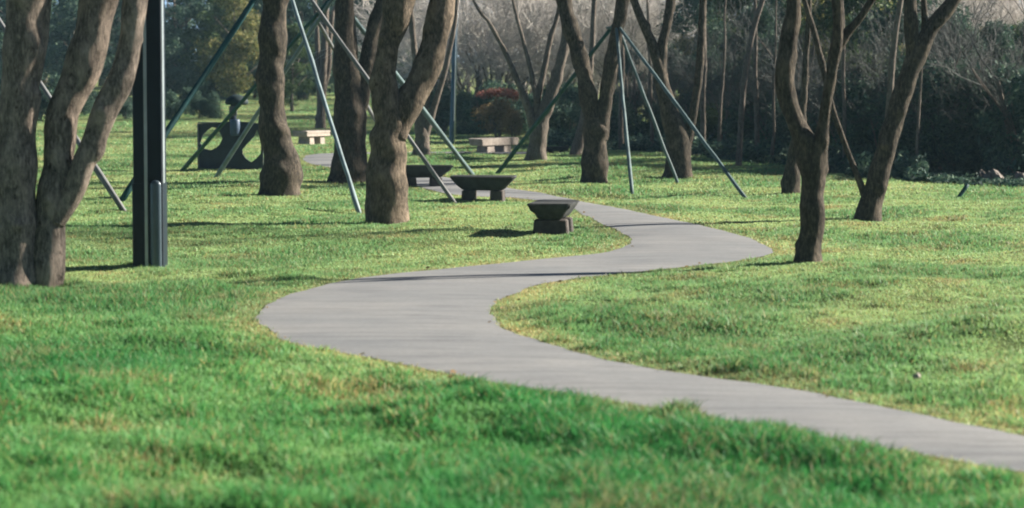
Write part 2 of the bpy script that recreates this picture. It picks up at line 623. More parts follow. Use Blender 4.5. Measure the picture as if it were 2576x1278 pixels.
def build_grass():
    VV, TT, CC = [], [], []
    base = 0
    bands = [(12.2, 17, 5200, 3), (17, 23, 4600, 2), (23, 32, 3400, 1), (32, 48, 1700, 1), (48, 75, 600, 1), (75, 118, 130, 1), (118, 175, 45, 1)]
    for (y0, y1, dens, seg) in bands:
        xm = .25 * y1 + 2.6
        n = int(2 * xm * (y1 - y0) * dens)
        x = rng.uniform(-xm, xm, n)
        y = rng.uniform(y0, y1, n)
        keep = np.abs(x) < .25 * y + 2.6
        x, y = x[keep], y[keep]
        s = sd(x, y)
        dr = rng.uniform(0, 1, len(x))
        # thinner and shorter at the worn edge of the path
        keep = s > -.035 + .07 * dr
        x, y, s = x[keep], y[keep], s[keep]
        n = len(x)
        tone, fine = S_tone(x, y), S_tone2(x, y)
        edge = 1 - sm(.1, .55, s + .12 * fine)
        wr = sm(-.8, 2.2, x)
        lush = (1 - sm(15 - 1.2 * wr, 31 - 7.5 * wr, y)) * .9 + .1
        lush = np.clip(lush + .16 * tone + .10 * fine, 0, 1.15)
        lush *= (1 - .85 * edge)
        h = (.026 + .064 * lush) * np.exp(.24 * rng.standard_normal(n)) * (1 + .13 * fine * (1 - edge))
        h = np.clip(h, .014, .17) * np.where(y > 48, 1.25, 1)
        wd = (.0021 + .00023 * y * (1 if y1 < 40 else 1.25)) * rng.uniform(.7, 1.35, n)
        az = rng.uniform(0, 2 * math.pi, n)
        face = rng.uniform(0, 2 * math.pi, n)
        lean = h * rng.uniform(.1, .95, n)
        z = height(x, y) - .006
        ux, uy = np.cos(face) * wd, np.sin(face) * wd
        lx, ly = np.cos(az) * lean, np.sin(az) * lean
        # colour of each blade: deeper green near the viewer, paler further off
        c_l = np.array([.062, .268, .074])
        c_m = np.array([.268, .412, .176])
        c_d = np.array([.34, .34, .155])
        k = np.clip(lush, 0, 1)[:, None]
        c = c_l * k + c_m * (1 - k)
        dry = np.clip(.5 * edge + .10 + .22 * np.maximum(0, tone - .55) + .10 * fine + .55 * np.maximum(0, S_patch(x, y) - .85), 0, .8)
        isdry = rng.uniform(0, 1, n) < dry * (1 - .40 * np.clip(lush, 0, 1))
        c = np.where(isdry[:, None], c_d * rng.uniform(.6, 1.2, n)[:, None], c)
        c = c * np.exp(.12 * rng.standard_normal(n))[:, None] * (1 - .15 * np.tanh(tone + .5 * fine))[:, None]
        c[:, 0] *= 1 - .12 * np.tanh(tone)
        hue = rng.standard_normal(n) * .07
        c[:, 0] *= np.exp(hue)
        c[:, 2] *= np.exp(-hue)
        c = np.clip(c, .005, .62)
        levels = {1: [0, 1], 2: [0, .55, 1], 3: [0, .35, .7, 1]}[seg]
        nv = 2 * (len(levels) - 1) + 1
        V = np.empty((n, nv, 3))
        for li, f in enumerate(levels):
            bx, by, bz = x + lx * f * f, y + ly * f * f, z + h * (f - .18 * f * f)
            w = (1 - f) ** .6
            if li < len(levels) - 1:
                V[:, 2 * li] = np.stack([bx - ux * w, by - uy * w, bz], 1)
                V[:, 2 * li + 1] = np.stack([bx + ux * w, by + uy * w, bz], 1)
            else:
                V[:, 2 * li] = np.stack([bx, by, bz], 1)
        tr = []
        for li in range(len(levels) - 2):
            q = 2 * li
            tr += [(q, q + 1, q + 3), (q, q + 3, q + 2)]
        q = 2 * (len(levels) - 2)
        tr.append((q, q + 1, q + 2))
        T = (np.arange(n)[:, None, None] * nv + np.array(tr)[None]).reshape(-1, 3) + base
        VV.append(V.reshape(-1, 3))
        TT.append(T)
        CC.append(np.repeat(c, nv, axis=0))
        base += n * nv
    V, T, C = np.vstack(VV), np.vstack(TT), np.vstack(CC)
    me = np_mesh('grass', V, T, None, True)
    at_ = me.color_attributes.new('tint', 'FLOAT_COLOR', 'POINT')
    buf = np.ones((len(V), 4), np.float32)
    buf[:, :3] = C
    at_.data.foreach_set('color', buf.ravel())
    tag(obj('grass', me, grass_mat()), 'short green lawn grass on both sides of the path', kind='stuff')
    print('grass tris', len(T))


# ------------------------------------------------------------------ trees with traced trunks
def branch_rec(p, d, L, r, lev, out, rr, up=.25, spread=.55, kids=(2, 4)):
    """random limb: out gets (p0, p1, r0, r1)"""
    n = 3 if lev > 0 else 2
    for i in range(n):
        d = d + np.array([rr.normal() * .14, rr.normal() * .14, rr.normal() * .10 + up * .14])
        d /= np.linalg.norm(d)
        q = p + d * L / n
        r1 = r * (1 - .42 / n)
        out.append((p, q, r, r1))
        p, r = q, r1
        if lev > 0 and i > 0:
            for _ in range(rr.integers(*kids)):
                a = rr.normal(size=3)
                a -= d * a.dot(d)
                a /= np.linalg.norm(a) + 1e-9
                dd = d + a * spread * rr.uniform(.6, 1.7)
                dd[2] += up * .3
                dd /= np.linalg.norm(dd)
                branch_rec(p, dd, L * rr.uniform(.5, .8), r * rr.uniform(.45, .7), lev - 1, out, rr, up, spread, kids)


def traced_tree(label, stems, base_y, mat, seed, group=None, crown=True, name='bare_tree', lump=.05, top_len=1.6, lev=3, root=.34, dy0=0.0):
    """stems: lists of (x, y, width) measured on the view; the first is the trunk"""
    bx = stems[0][0][0]
    b = ground(bx, base_y)
    D0 = b.y + dy0
    root_o = empty(name, b)
    tag(root_o, label, 'tree', group)
    rr = np.random.default_rng(seed)
    tips = []
    for si, st in enumerate(stems):
        pts, rad = [], []
        yaw = 0 if si == 0 else rr.uniform(-.35, .35)
        y_start = st[0][1]
        for (x, y, w) in st:
            rise_m = (y_start - y) * D0 / F_
            dep = D0 + yaw * rise_m * .5
            p = at(x, y, dep)
            pts.append((p.x, p.y, p.z, w * dep / F_ / 2))
        if si == 0:
            f = pts[0]
            pts.insert(0, (f[0], f[1], float(height(f[0], f[1])) - .15, f[3] * 1.06))
        C = catmull(pts, 14)
        mb = MB(b)
        mb.tube(C[:, :3], np.maximum(C[:, 3], .004), 34 if C[:, 3].max() > .09 else 16, lump, seed * 7 + si, root if si == 0 else 0)
        part = mb.build('trunk' if si == 0 else 'limb', mat, root_o)
        d = C[-1, :3] - C[-4, :3]
        tips.append((C[-1, :3], d / np.linalg.norm(d), C[-1, 3], C[-1, 2]))
    if crown:
        out = []
        for (p, d, r, z) in tips:
            if st is None or r < .006:
                continue
            L = top_len * (1 + min(r, .2) * 6)
            branch_rec(np.array(p) - d * .02, np.array(d), L * rr.uniform(.8, 1.15), r * .98, lev if r > .04 else lev - 1, out, rr)
        if out:
            A = np.array([o[0] for o in out])
            B = np.array([o[1] for o in out])
            ra = np.maximum([o[2] for o in out], .006)
            rb = np.maximum([o[3] for o in out], .004)
            mb = MB(b)
            thick = ra > .03
            if thick.any():
                mb.twigs(A[thick], B[thick], ra[thick], rb[thick], 9)
            if (~thick).any():
                mb.twigs(A[~thick], B[~thick], ra[~thick], rb[~thick], 4)
            mb.build('branches', mat, root_o)
    return root_o


def build_traced():
    T = traced_tree
    # the big cluster of stems at the edge of the view
    T('thick three stemmed tree with smooth peeling bark beside the dark lamp post',
      [[(34, 722, 136), (35, 660, 124), (34, 590, 114), (35, 520, 112), (36, 450, 110), (41, 375, 104), (45, 290, 98), (48, 210, 94), (57, 150, 100), (60, 80, 98), (68, 0, 100), (72, -50, 98)],
       [(116, 736, 92), (118, 690, 86), (121, 640, 84), (126, 560, 82), (137, 490, 86), (147, 420, 80), (148, 375, 80), (159, 281, 80), (196, 203, 90), (216, 140, 92), (234, 78, 92), (248, 0, 96), (258, -50, 94)],
       [(142, 560, 46), (165, 520, 50), (188, 470, 54), (213, 405, 58), (230, 369, 62), (266, 275, 64), (304, 200, 64), (318, 150, 60), (329, 94, 58), (340, 0, 58), (345, -45, 56)],
       [(86, 230, 20), (104, 140, 22), (114, 60, 22), (122, -30, 22)]],
      722, M['bark_pale'], 21, lump=.045, root=.2, dy0=.2)
    T('straight trunk with a swollen burl at its foot beside the navy screen',
      [[(706, 492, 96), (706, 470, 92), (708, 430, 96), (706, 395, 94), (694, 350, 74), (686, 300, 68), (681, 220, 66), (684, 140, 70), (688, 60, 66), (692, 0, 66), (694, -60, 64)]],
      490, M['bark'], 31, lump=.075, root=.25, lev=4)
    T('dark forked trunk standing just behind the tall two limbed tree',
      [[(880, 458, 88), (880, 400, 84), (882, 330, 80), (880, 260, 76), (872, 190, 66), (866, 120, 54), (866, 50, 46), (868, -40, 44)],
       [(896, 300, 44), (912, 220, 42), (925, 150, 40), (940, 80, 40), (968, 0, 42), (985, -50, 40)],
       [(880, 190, 34), (884, 110, 30), (878, 30, 26), (872, -40, 24)]],
      457, M['bark'], 41)
    T('tall tree with a curved right limb and a patched fork beside the dark stone benches',
      [[(975, 562, 104), (973, 520, 102), (972, 470, 100), (974, 420, 98), (978, 360, 92), (982, 310, 86), (972, 250, 68), (966, 190, 58), (976, 120, 56), (996, 50, 74), (1004, 0, 80), (1008, -60, 78)],
       [(990, 345, 66), (1010, 292, 70), (1040, 240, 74), (1066, 190, 70), (1086, 130, 66), (1104, 60, 66), (1113, 0, 68), (1117, -60, 66)]],
      562, M['bark_warm'], 51, lump=.055, root=.16, lev=4)
    T('multi stemmed tree with long thin straight limbs behind the pale slab bench',
      [[(1348, 405, 44), (1352, 360, 44), (1360, 310, 40), (1375, 270, 34), (1396, 210, 30), (1412, 150, 26), (1424, 90, 24), (1426, 0, 24), (1430, -40, 22)],
       [(1345, 325, 26), (1328, 270, 20), (1300, 200, 15), (1270, 130, 12), (1232, 60, 10), (1212, 36, 8), (1190, 0, 6)],
       [(1346, 330, 22), (1352, 250, 18), (1368, 180, 15), (1384, 100, 13), (1402, 40, 11), (1414, -30, 10)],
       [(1350, 260, 14), (1338, 190, 12), (1318, 110, 9), (1302, 50, 8), (1285, -20, 7)]],
      404, M['bark_far'], 61)
    T('broad forked tree held up by the teal support poles',
      [[(1496, 460, 62), (1496, 410, 62), (1498, 360, 60), (1496, 310, 56), (1480, 250, 44), (1470, 190, 42), (1452, 120, 42), (1432, 60, 40), (1418, 0, 38), (1408, -50, 36)],
       [(1506, 350, 44), (1516, 290, 40), (1528, 220, 36), (1540, 150, 34), (1550, 90, 34), (1562, 30, 32), (1572, -40, 32)]],
      459, M['bark'], 71, lev=4)
    T('leaning two limbed tree behind the longest teal support pole',
      [[(1704, 447, 64), (1708, 400, 62), (1704, 350, 58), (1690, 300, 50), (1676, 250, 42), (1662, 190, 34), (1664, 130, 28), (1678, 60, 24), (1688, 0, 24), (1692, -40, 22)],
       [(1716, 390, 34), (1734, 330, 26), (1746, 270, 22), (1758, 190, 20), (1764, 100, 19), (1768, 0, 18), (1770, -40, 18)],
       [(1664, 195, 30), (1644, 120, 26), (1618, 60, 22), (1594, 0, 20), (1580, -40, 18)]],
      447, M['bark'], 81, lev=4)
    T('single slender pale trunk at the lawn edge in front of the dark wood',
      [[(1858, 419, 15), (1862, 340, 14), (1868, 250, 15), (1878, 160, 15), (1894, 80, 14), (1918, 0, 13), (1930, -40, 13)]],
      419, M['bark_far'], 91, lump=.03)
    T('short dark trunk half hidden behind the knobbly tree',
      [[(1990, 487, 40), (1992, 440, 38), (1998, 390, 34), (2012, 320, 24), (2022, 240, 18), (2027, 150, 15), (2034, 60, 14), (2036, -40, 13)]],
      487, M['bark'], 101)
    T('knobbly tree with an upright fork standing alone near the path bend',
      [[(2034, 663, 62), (2036, 640, 56), (2038, 600, 55), (2042, 560, 58), (2046, 520, 64), (2044, 490, 60), (2044, 450, 68), (2042, 412, 74), (2034, 375, 72), (2018, 342, 56), (2002, 306, 47), (1984, 260, 44), (1975, 200, 44), (1980, 130, 44), (1990, 70, 44), (1997, 0, 38), (2000, -60, 36)],
       [(2044, 470, 54), (2050, 425, 58), (2057, 385, 50), (2066, 340, 36), (2074, 290, 31), (2082, 245, 30), (2092, 190, 30), (2104, 120, 32), (2108, 60, 28), (2104, 0, 26), (2104, -50, 26)],
       [(2100, 130, 26), (2124, 92, 26), (2150, 62, 22), (2176, 28, 20), (2204, -20, 18)]],
      662, M['bark'], 111, lump=.10, root=.2, lev=4)
    T('tree leaning right with a thin second stem springing from its foot',
      [[(2182, 557, 66), (2188, 525, 60), (2200, 480, 56), (2214, 430, 52), (2230, 370, 50), (2250, 300, 48), (2272, 230, 48), (2294, 170, 50), (2316, 120, 46), (2344, 70, 38), (2380, 25, 36), (2420, -30, 34)],
       [(2180, 500, 26), (2166, 466, 18), (2140, 400, 14), (2112, 325, 13), (2092, 265, 13), (2070, 170, 15), (2048, 80, 15), (2026, 10, 14), (2010, -50, 14)],
       [(2290, 195, 36), (2294, 140, 34), (2292, 70, 34), (2290, 0, 34), (2288, -60, 32)],
       [(2318, 120, 16), (2326, 60, 16), (2324, 0, 15), (2322, -40, 14)]],
      555, M['bark'], 121, lump=.05, root=.15, lev=4)
    T('thin grey trunk rising close behind the leaning tree',
      [[(2222, 447, 18), (2226, 380, 17), (2234, 300, 17), (2240, 220, 16), (2246, 140, 16), (2256, 60, 15), (2266, 0, 14), (2270, -40, 14)]],
      447, M['bark_far'], 131, lump=.03)
    T('slim paired trunk behind the lit stone block seat',
      [[(806, 322, 24), (808, 260, 22), (812, 190, 20), (816, 120, 18), (818, 60, 17), (820, -30, 16)],
       [(806, 250, 14), (800, 170, 13), (798, 90, 12), (792, 10, 11), (790, -30, 10)],
       [(812, 240, 12), (828, 170, 11), (830, 110, 10), (838, 30, 9)]],
      322, M['bark_far'], 141, lump=.03)
    T('narrow V shaped tree seen between the patched fork and the far blue post',
      [[(1060, 393, 40), (1062, 350, 36), (1058, 310, 30), (1052, 260, 20), (1048, 190, 17), (1040, 100, 15), (1030, 0, 14), (1028, -30, 14)],
       [(1066, 350, 24), (1082, 300, 20), (1098, 250, 16), (1116, 190, 14), (1130, 130, 12), (1144, 60, 11), (1150, -20, 10)],
       [(1064, 330, 18), (1074, 240, 16), (1086, 160, 14), (1084, 60, 12), (1090, -20, 11)]],
      393, M['bark_far'], 151, lump=.03)
    T('slanting thin trunk tucked behind the broad forked tree',
      [[(1448, 391, 26), (1458, 345, 24), (1470, 290, 20), (1480, 220, 16), (1488, 140, 14), (1492, 60, 13), (1496, -30, 12)]],
      391, M['bark_far'], 161, lump=.03)
    T('bare tree just out past the thick three stemmed tree carrying a leaning pole',
      [[(-95, 500, 70), (-92, 400, 64), (-86, 300, 60), (-84, 200, 56), (-82, 100, 52), (-80, 0, 50), (-78, -100, 46)]],
      500, M['bark'], 171)


# ------------------------------------------------------------------ support poles
def support(label, apex, feet, depth_of_apex, mats, ends=None, clamp=True):
    """apex (x, y) at a given depth; feet: list of (x, y, width, mat); a tied frame of poles"""
    A = at(apex[0], apex[1], depth_of_apex)
    g0 = ground(*feet[0][:2])
    root = empty('tree_support', g0)
    tag(root, label, 'tree support', 'support frames propping young trees')
    for i, (fx, fy, w, mk, tx, ty) in enumerate(feet):
        g = ground(fx, fy)
        r = w * g.y / F_ / 2
        # each pole ends at its own place round the collar
        top = at(tx, ty, depth_of_apex + (g.y - depth_of_apex) * .06)
        v = (top - g).normalized()
        p0, p1 = g - v * .12, top + v * .16
        mb = MB(g0)
        P = np.array([tuple(p0.lerp(p1, t)) for t in np.linspace(0, 1, 14)])
        P[1:-1] += rng.normal(size=(12, 3)) * .003
        mb.tube(P, np.linspace(r * 1.05, r * .9, 14), 10, .03, i)
        mb.build('pole', M[mk], root)
    if clamp:
        mb = MB(g0)
        th = np.linspace(0, 2 * math.pi, 19)[:-1]
        R = clamp
        ring = np.array([(A.x + R * math.cos(t), A.y + R * math.sin(t), A.z) for t in th] + [(A.x + R, A.y, A.z), (A.x + R * math.cos(th[1]), A.y + R * math.sin(th[1]), A.z)])
        mb.tube(ring, np.full(len(ring), .028), 8, cap=False)
        mb.build('collar', M['pole'], root)
    return root


def build_supports():
    d2 = ground(706, 490).y
    support('teal and grey poles leaning in on the burl footed trunk', (692, -70),
            [(304, 508, 16, 'pole_green', 668, -45), (905, 540, 11, 'pole_pale', 718, -55), (1145, 512, 11, 'pole_grey', 738, -65)], d2, None, clamp=.30)
    db = ground(880, 457).y
    support('pale teal poles crossing behind the burl footed trunk up to the dark forked trunk', (866, -15),
            [(541, 450, 11, 'pole_pale', 836, -4), (456, 432, 10, 'pole_green', 822, 8), (1190, 442, 12, 'pole', 852, -4), (1010, 415, 8, 'pole_grey', 800, 55)], db, None, clamp=.32)
    df = ground(1496, 459).y
    support('four teal poles meeting at a collar on the broad forked tree', (1548, 70),
            [(1590, 488, 9, 'pole', 1550, 66), (1705, 462, 8, 'pole', 1556, 72), (1876, 499, 10, 'pole', 1562, 74), (1250, 438, 10, 'pole_green', 1540, 68)], df, None, clamp=.17)
    dl = ground(-95, 500).y
    support('grey prop whose foot shows between the three stemmed tree and the lamp post', (-82, -70),
            [(312, 532, 14, 'pole_grey', -72, -55), (-330, 520, 13, 'pole_grey', -95, -60)], dl, None, clamp=.3)
    g = ground(2402, 498)
    p1 = at(2434, 464, g.y + .1)
    root = MB(g)
    P = np.array([tuple((g - Vector((0, 0, .1))).lerp(p1, t)) for t in np.linspace(0, 1, 6)])
    root.tube(P, np.full(6, .036), 8, .06, 3)
    tag(root.build('stake', M['pole_green']), 'short dark stake tilted in the lawn near the dark hedge', 'stake').location = g


# ------------------------------------------------------------------ lamp posts
def round_profile(w, d, r, k=4):
    pts = []
    for (cx, cy, a0) in ((w / 2 - r, d / 2 - r, 0), (-w / 2 + r, d / 2 - r, 90), (-w / 2 + r, -d / 2 + r, 180), (w / 2 - r, -d / 2 + r, 270)):
        for i in range(k + 1):
            a = math.radians(a0 + 90 * i / k)
            pts.append((cx + r * math.cos(a), cy + r * math.sin(a)))
    return np.array(pts)


def extrude(mb, prof, z0, z1, off=(0, 0), zs=None):
    n = len(prof)
    zs = [z0, z1] if zs is None else zs
    V = np.vstack([np.column_stack([prof[:, 0] + off[0], prof[:, 1] + off[1], np.full(n, z)]) for z in zs])
    V = np.vstack([V, [[prof[:, 0].mean() + off[0], prof[:, 1].mean() + off[1], zs[0]], [prof[:, 0].mean() + off[0], prof[:, 1].mean() + off[1], zs[-1]]]])
    a = np.arange(n)
    b = (a + 1) % n
    m = len(zs)
    Q = np.concatenate([np.stack([l * n + a, l * n + b, (l + 1) * n + b, (l + 1) * n + a], 1) for l in range(m - 1)])
    T = np.concatenate([np.stack([np.full(n, m * n), b, a], 1), np.stack([np.full(n, m * n + 1), (m - 1) * n + a, (m - 1) * n + b], 1)])
    mb.add(V, T, Q)


def shade_auto(o, ang=40):
    me = o.data
    try:
        me.set_sharp_from_angle(angle=math.radians(ang))
    except Exception:
        pass
    return o


def build_lamps():
    g = ground(379, 671)
    u = g.y / F_                       # metres per print pixel here
    root = empty('street_lamp', g)
    tag(root, 'dark navy square lamp post with a pale groove and a rounded cover at its foot', 'lamp post')
    w = 74 * u
    mb = MB()
    extrude(mb, round_profile(w, w, .022), -.2, 6.5)
    shade_auto(mb.build('post', M['post'], root))
    # inset aluminium strip on the face, a pale strip painting sun gloss on the right face
    mb = MB()
    extrude(mb, round_profile(8 * u, .008, .002, 1), .0, 6.45, (-4 * u, -w * .55 - .008))
    shade_auto(mb.build('groove_strip', M['post_edge'], root))
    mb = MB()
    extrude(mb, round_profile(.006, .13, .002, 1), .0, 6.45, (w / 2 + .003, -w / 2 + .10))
    shade_auto(mb.build('pale_edge_strip', M['post_edge'], root))
    # foot casing
    mb = MB()
    extrude(mb, round_profile(78 * u, w * 1.1, .02), -.1, 212 * u, (-.5 * u, -.004))
    shade_auto(mb.build('foot_casing', M['post'], root))
    mb2 = MB()
    r = 14 * u
    hh = 220 * u
    zs = list(np.linspace(-.05, hh - r, 4)) + [hh - r + r * math.sin(math.radians(a)) for a in (15, 30, 45, 60, 75, 88)]
    n = 20
    th = np.arange(n) * 2 * math.pi / n
    V = []
    for z in zs:
        rad = r if z <= hh - r else math.sqrt(max(1e-6, r * r - (z - hh + r) ** 2))
        V.append(np.column_stack([20 * u + rad * np.cos(th), -w * .55 - .004 + rad * .62 * np.sin(th), np.full(n, z)]))
    V = np.vstack(V)
    a = np.arange(n)
    b = (a + 1) % n
    Q = np.concatenate([np.stack([l * n + a, l * n + b, (l + 1) * n + b, (l + 1) * n + a], 1) for l in range(len(zs) - 1)])
    mb2.add(V, None, Q)
    mb2.build('access_cover', M['post_box'], root)
    # lamp head, above the picture
    mb = MB()
    mb.box((0, -.5, 6.5), (.3, 1.3, .1), 0, (.9, .95), (1, 1), .02)
    shade_auto(mb.build('lamp_head', M['post'], root))

    g = ground(1137, 366)
    u = g.y / F_
    root = empty('street_lamp', g)
    tag(root, 'slim blue post standing far off beside the rounded brown bush', 'lamp post')
    mb = MB()
    zs = np.array([-.2, 0, .75, .8, 4.2, 4.25, 6.0])
    R = np.array([15, 15, 15, 12, 11, 9, 8]) * u / 2
    lean = (1146 - 1137) * u / (350 * u)
    P = np.column_stack([lean * zs, 0 * zs, zs])
    mb.tube(P, R, 14)
    shade_auto(mb.build('post', M['post_blue'], root))
    mb = MB()
    extrude(mb, round_profile(3.2 * u, .02, .002, 1), 0, 5.8, (6 * u, -5 * u))
    st = mb.build('pale_edge_strip', M['post_edge'], root)
    st.rotation_euler = (0, math.atan(lean), 0)
    mb = MB()
    mb.box((lean * 6, -.3, 5.98), (.2, .8, .08), 0, (.9, .95), (1, 1), .015)
    mb.build('lamp_head', M['post_blue'], root)


# ------------------------------------------------------------------ benches
def bench(label, cx, by, length, width, hgt, rz, slab, foot, taper=(.66, .62), th=.22):
    g = ground(cx, by)
    root = empty('stone_bench', g)
    tag(root, label, 'bench', 'stone slab benches along the path')
    root.rotation_euler = (0, 0, rz)
    mb = MB()
    mb.slab((0, 0, hgt - th), (length, width, th), taper)
    o = shade_auto(mb.build('seat', slab, root), 30)
    # rough hewn
    for v in o.data.vertices:
        v.co += Vector(rng.normal(size=3) * .006)
    for s in (-1, 1):
        mb = MB()
        mb.box((s * length * .22, 0, -.08), (length * .22, width * .84, hgt - th + .085), 0, (.88, .9), (1, 1), .018)
        shade_auto(mb.build('leg', foot, root), 30)
    return root


def build_benches():
    d = math.radians
    bench('dark tapered stone bench seen end on by the path bend', 1392, 590, 1.15, .62, .47, d(82), M['stone_dark'], M['stone_foot'], (.68, .52), .24)
    bench('long dark stone bench seen side on next to the end on bench', 1216, 503, 1.18, .5, .44, d(-6), M['stone_dark'], M['stone_foot'], (.60, .66), .26)
    bench('dark stone bench partly hidden behind the tall two limbed tree', 1064, 470, 1.18, .5, .44, d(6), M['stone_dark'], M['stone_foot'], (.60, .66), .25)
    bench('pale stone bench with one sunlit end beyond the burl footed trunk', 784, 364, 1.36, .6, .47, d(58), M['stone_pale'], M['stone_pale'], (.98, .98), .2)
    bench('pale sunlit slab bench in front of the red topped shrub', 1243, 384, 1.95, .48, .42, d(56), M['stone_pale'], M['stone_pale'], (.96, .96), .2)
    bench('low dark far bench between the multi stemmed tree and the broad forked tree', 1400, 386, .72, .34, .2, d(4), M['stone_dark'], M['stone_dark'], (.9, .9), .13)


# ------------------------------------------------------------------ navy screen with openings
def build_screen():
    g = ground(578, 426)
    u = g.y / F_
    root = empty('metal_screen', g)
    tag(root, 'dark navy metal panel with two oval openings around a short hooded post', 'screen')
    X = lambda x: (x - 578) * u
    Z = lambda y: (426 - y) * u
    outline = [(499, 426), (500, 312), (540, 309), (575, 306), (612, 306), (640, 309), (662, 312), (662, 426)]

    def oval(cx, cy, rx, ry, tilt, n=22, sq=1.0):
        o = []
        for i in range(n):
            a = 2 * math.pi * i / n
            x, y = rx * math.cos(a), ry * math.sin(a)
            o.append((cx + x * math.cos(tilt) - y * math.sin(tilt), cy + x * math.sin(tilt) + y * math.cos(tilt)))
        return o
    holes = [[(504, 360), (511, 340), (522, 328), (534, 320), (545, 322), (554, 334), (560, 348), (554, 362), (544, 372), (530, 378), (514, 374)],
             [(647, 326), (640, 343), (624, 360), (610, 376), (611, 388), (620, 400), (632, 408), (645, 399), (656, 386), (657, 366), (653, 344)]]
    import bmesh
    bm = bmesh.new()
    eds = []
    for loop in [outline] + holes:
        vs = [bm.verts.new((X(x), 0, Z(y) if y < 426 else -.06)) for x, y in loop]
        for i in range(len(vs)):
            eds.append(bm.edges.new((vs[i], vs[(i + 1) % len(vs)])))
    bmesh.ops.triangle_fill(bm, use_beauty=True, use_dissolve=False, edges=eds)
    r = bmesh.ops.extrude_face_region(bm, geom=bm.faces[:])
    for v in [q for q in r['geom'] if isinstance(q, bmesh.types.BMVert)]:
        v.co.y += .07
    bmesh.ops.recalc_face_normals(bm, faces=bm.faces[:])
    me = bpy.data.meshes.new('panel')
    bm.to_mesh(me)
    bm.free()
    obj('panel', me, M['navy'], root)
    mb = MB()
    mb.tube([(X(499), -.0, -.1), (X(499), 0, Z(311))], [.02, .02], 10)
    mb.tube([(X(499), .0, Z(309)), (X(548), 0, Z(309))], [.02, .02], 10)
    mb.build('frame', M['pole_grey'], root)
    mb = MB()
    zz = [(300, 11), (304, 12.5), (318, 12.5), (336, 12.5), (342, 10)]
    mb.tube([(X(593), -.09, Z(y)) for y, _ in zz], [w * u for _, w in zz], 18)
    mb.build('canister', M['blue'], root)
    mb = MB()
    mb.tube([(X(586), .06, Z(306)), (X(586), .06, Z(285)), (X(590), .06, Z(255))], [10 * u, 9 * u, 8 * u], 14)
    mb.build('neck', M['navy'], root)
    mb = MB()
    mb.tube([(X(596), .06, Z(y)) for y in (264, 258, 250, 243, 238)], [26 * u, 30 * u, 27 * u, 18 * u, 6 * u], 18)
    mb.build('hood', M['hood'], root)
    mb = MB()
    mb.box((X(588), -.05, Z(291)), (20 * u, .05, 24 * u), 0, (1, 1), (1, 1), .005)
    mb.build('plate', M['pole_grey'], root)


# ------------------------------------------------------------------ vegetation prototypes
def leaf_cloud(n, blobs, size, seed, flat=.25):
    """leaf quads spread through lumps: blobs (x, y, z, rx, ry, rz)"""
    r = np.random.default_rng(seed)
    blobs = np.array(blobs, float)
    vol = (blobs[:, 3] * blobs[:, 4] * blobs[:, 5]) ** .75
    idx = r.choice(len(blobs), n, p=vol / vol.sum())
    d = r.normal(size=(n, 3))
    d /= np.linalg.norm(d, axis=1)[:, None]
    rad = r.uniform(0, 1, n) ** .28 * (1 + .13 * r.normal(size=n))
    c = blobs[idx, :3] + d * rad[:, None] * blobs[idx, 3:6]
    # gather into sprays
    c += r.normal(size=(n, 3)) * .03
    ax = r.normal(size=(n, 3)) + d * .4
    ax[:, 2] += flat * r.normal(size=n)
    ax /= np.linalg.norm(ax, axis=1)[:, None]
    w = np.cross(ax, r.normal(size=(n, 3)))
    w /= np.linalg.norm(w, axis=1)[:, None] + 1e-9
    s = size * np.exp(.35 * r.normal(size=n))[:, None]
    V = np.stack([c - ax * s, c + w * s * .42, c + ax * s, c - w * s * .42], 1)
    return V.reshape(-1, 3), np.arange(n * 4).reshape(-1, 4)


def lumps(r, n, R, z0, z1, k=.45, squash=.75):
    out = []
    for i in range(n):
        a = r.uniform(0, 6.3)
        z = r.uniform(0, 1)
        prof = math.sin(math.pi * min(.98, (.12 + z * .86))) ** .6
        rr = R * prof * r.uniform(.15, .95)
        q = R * k * r.uniform(.6, 1.25)
        out.append((rr * math.cos(a), rr * math.sin(a), z0 + (z1 - z0) * z, q, q, q * squash))
    return out


PROTO = {}


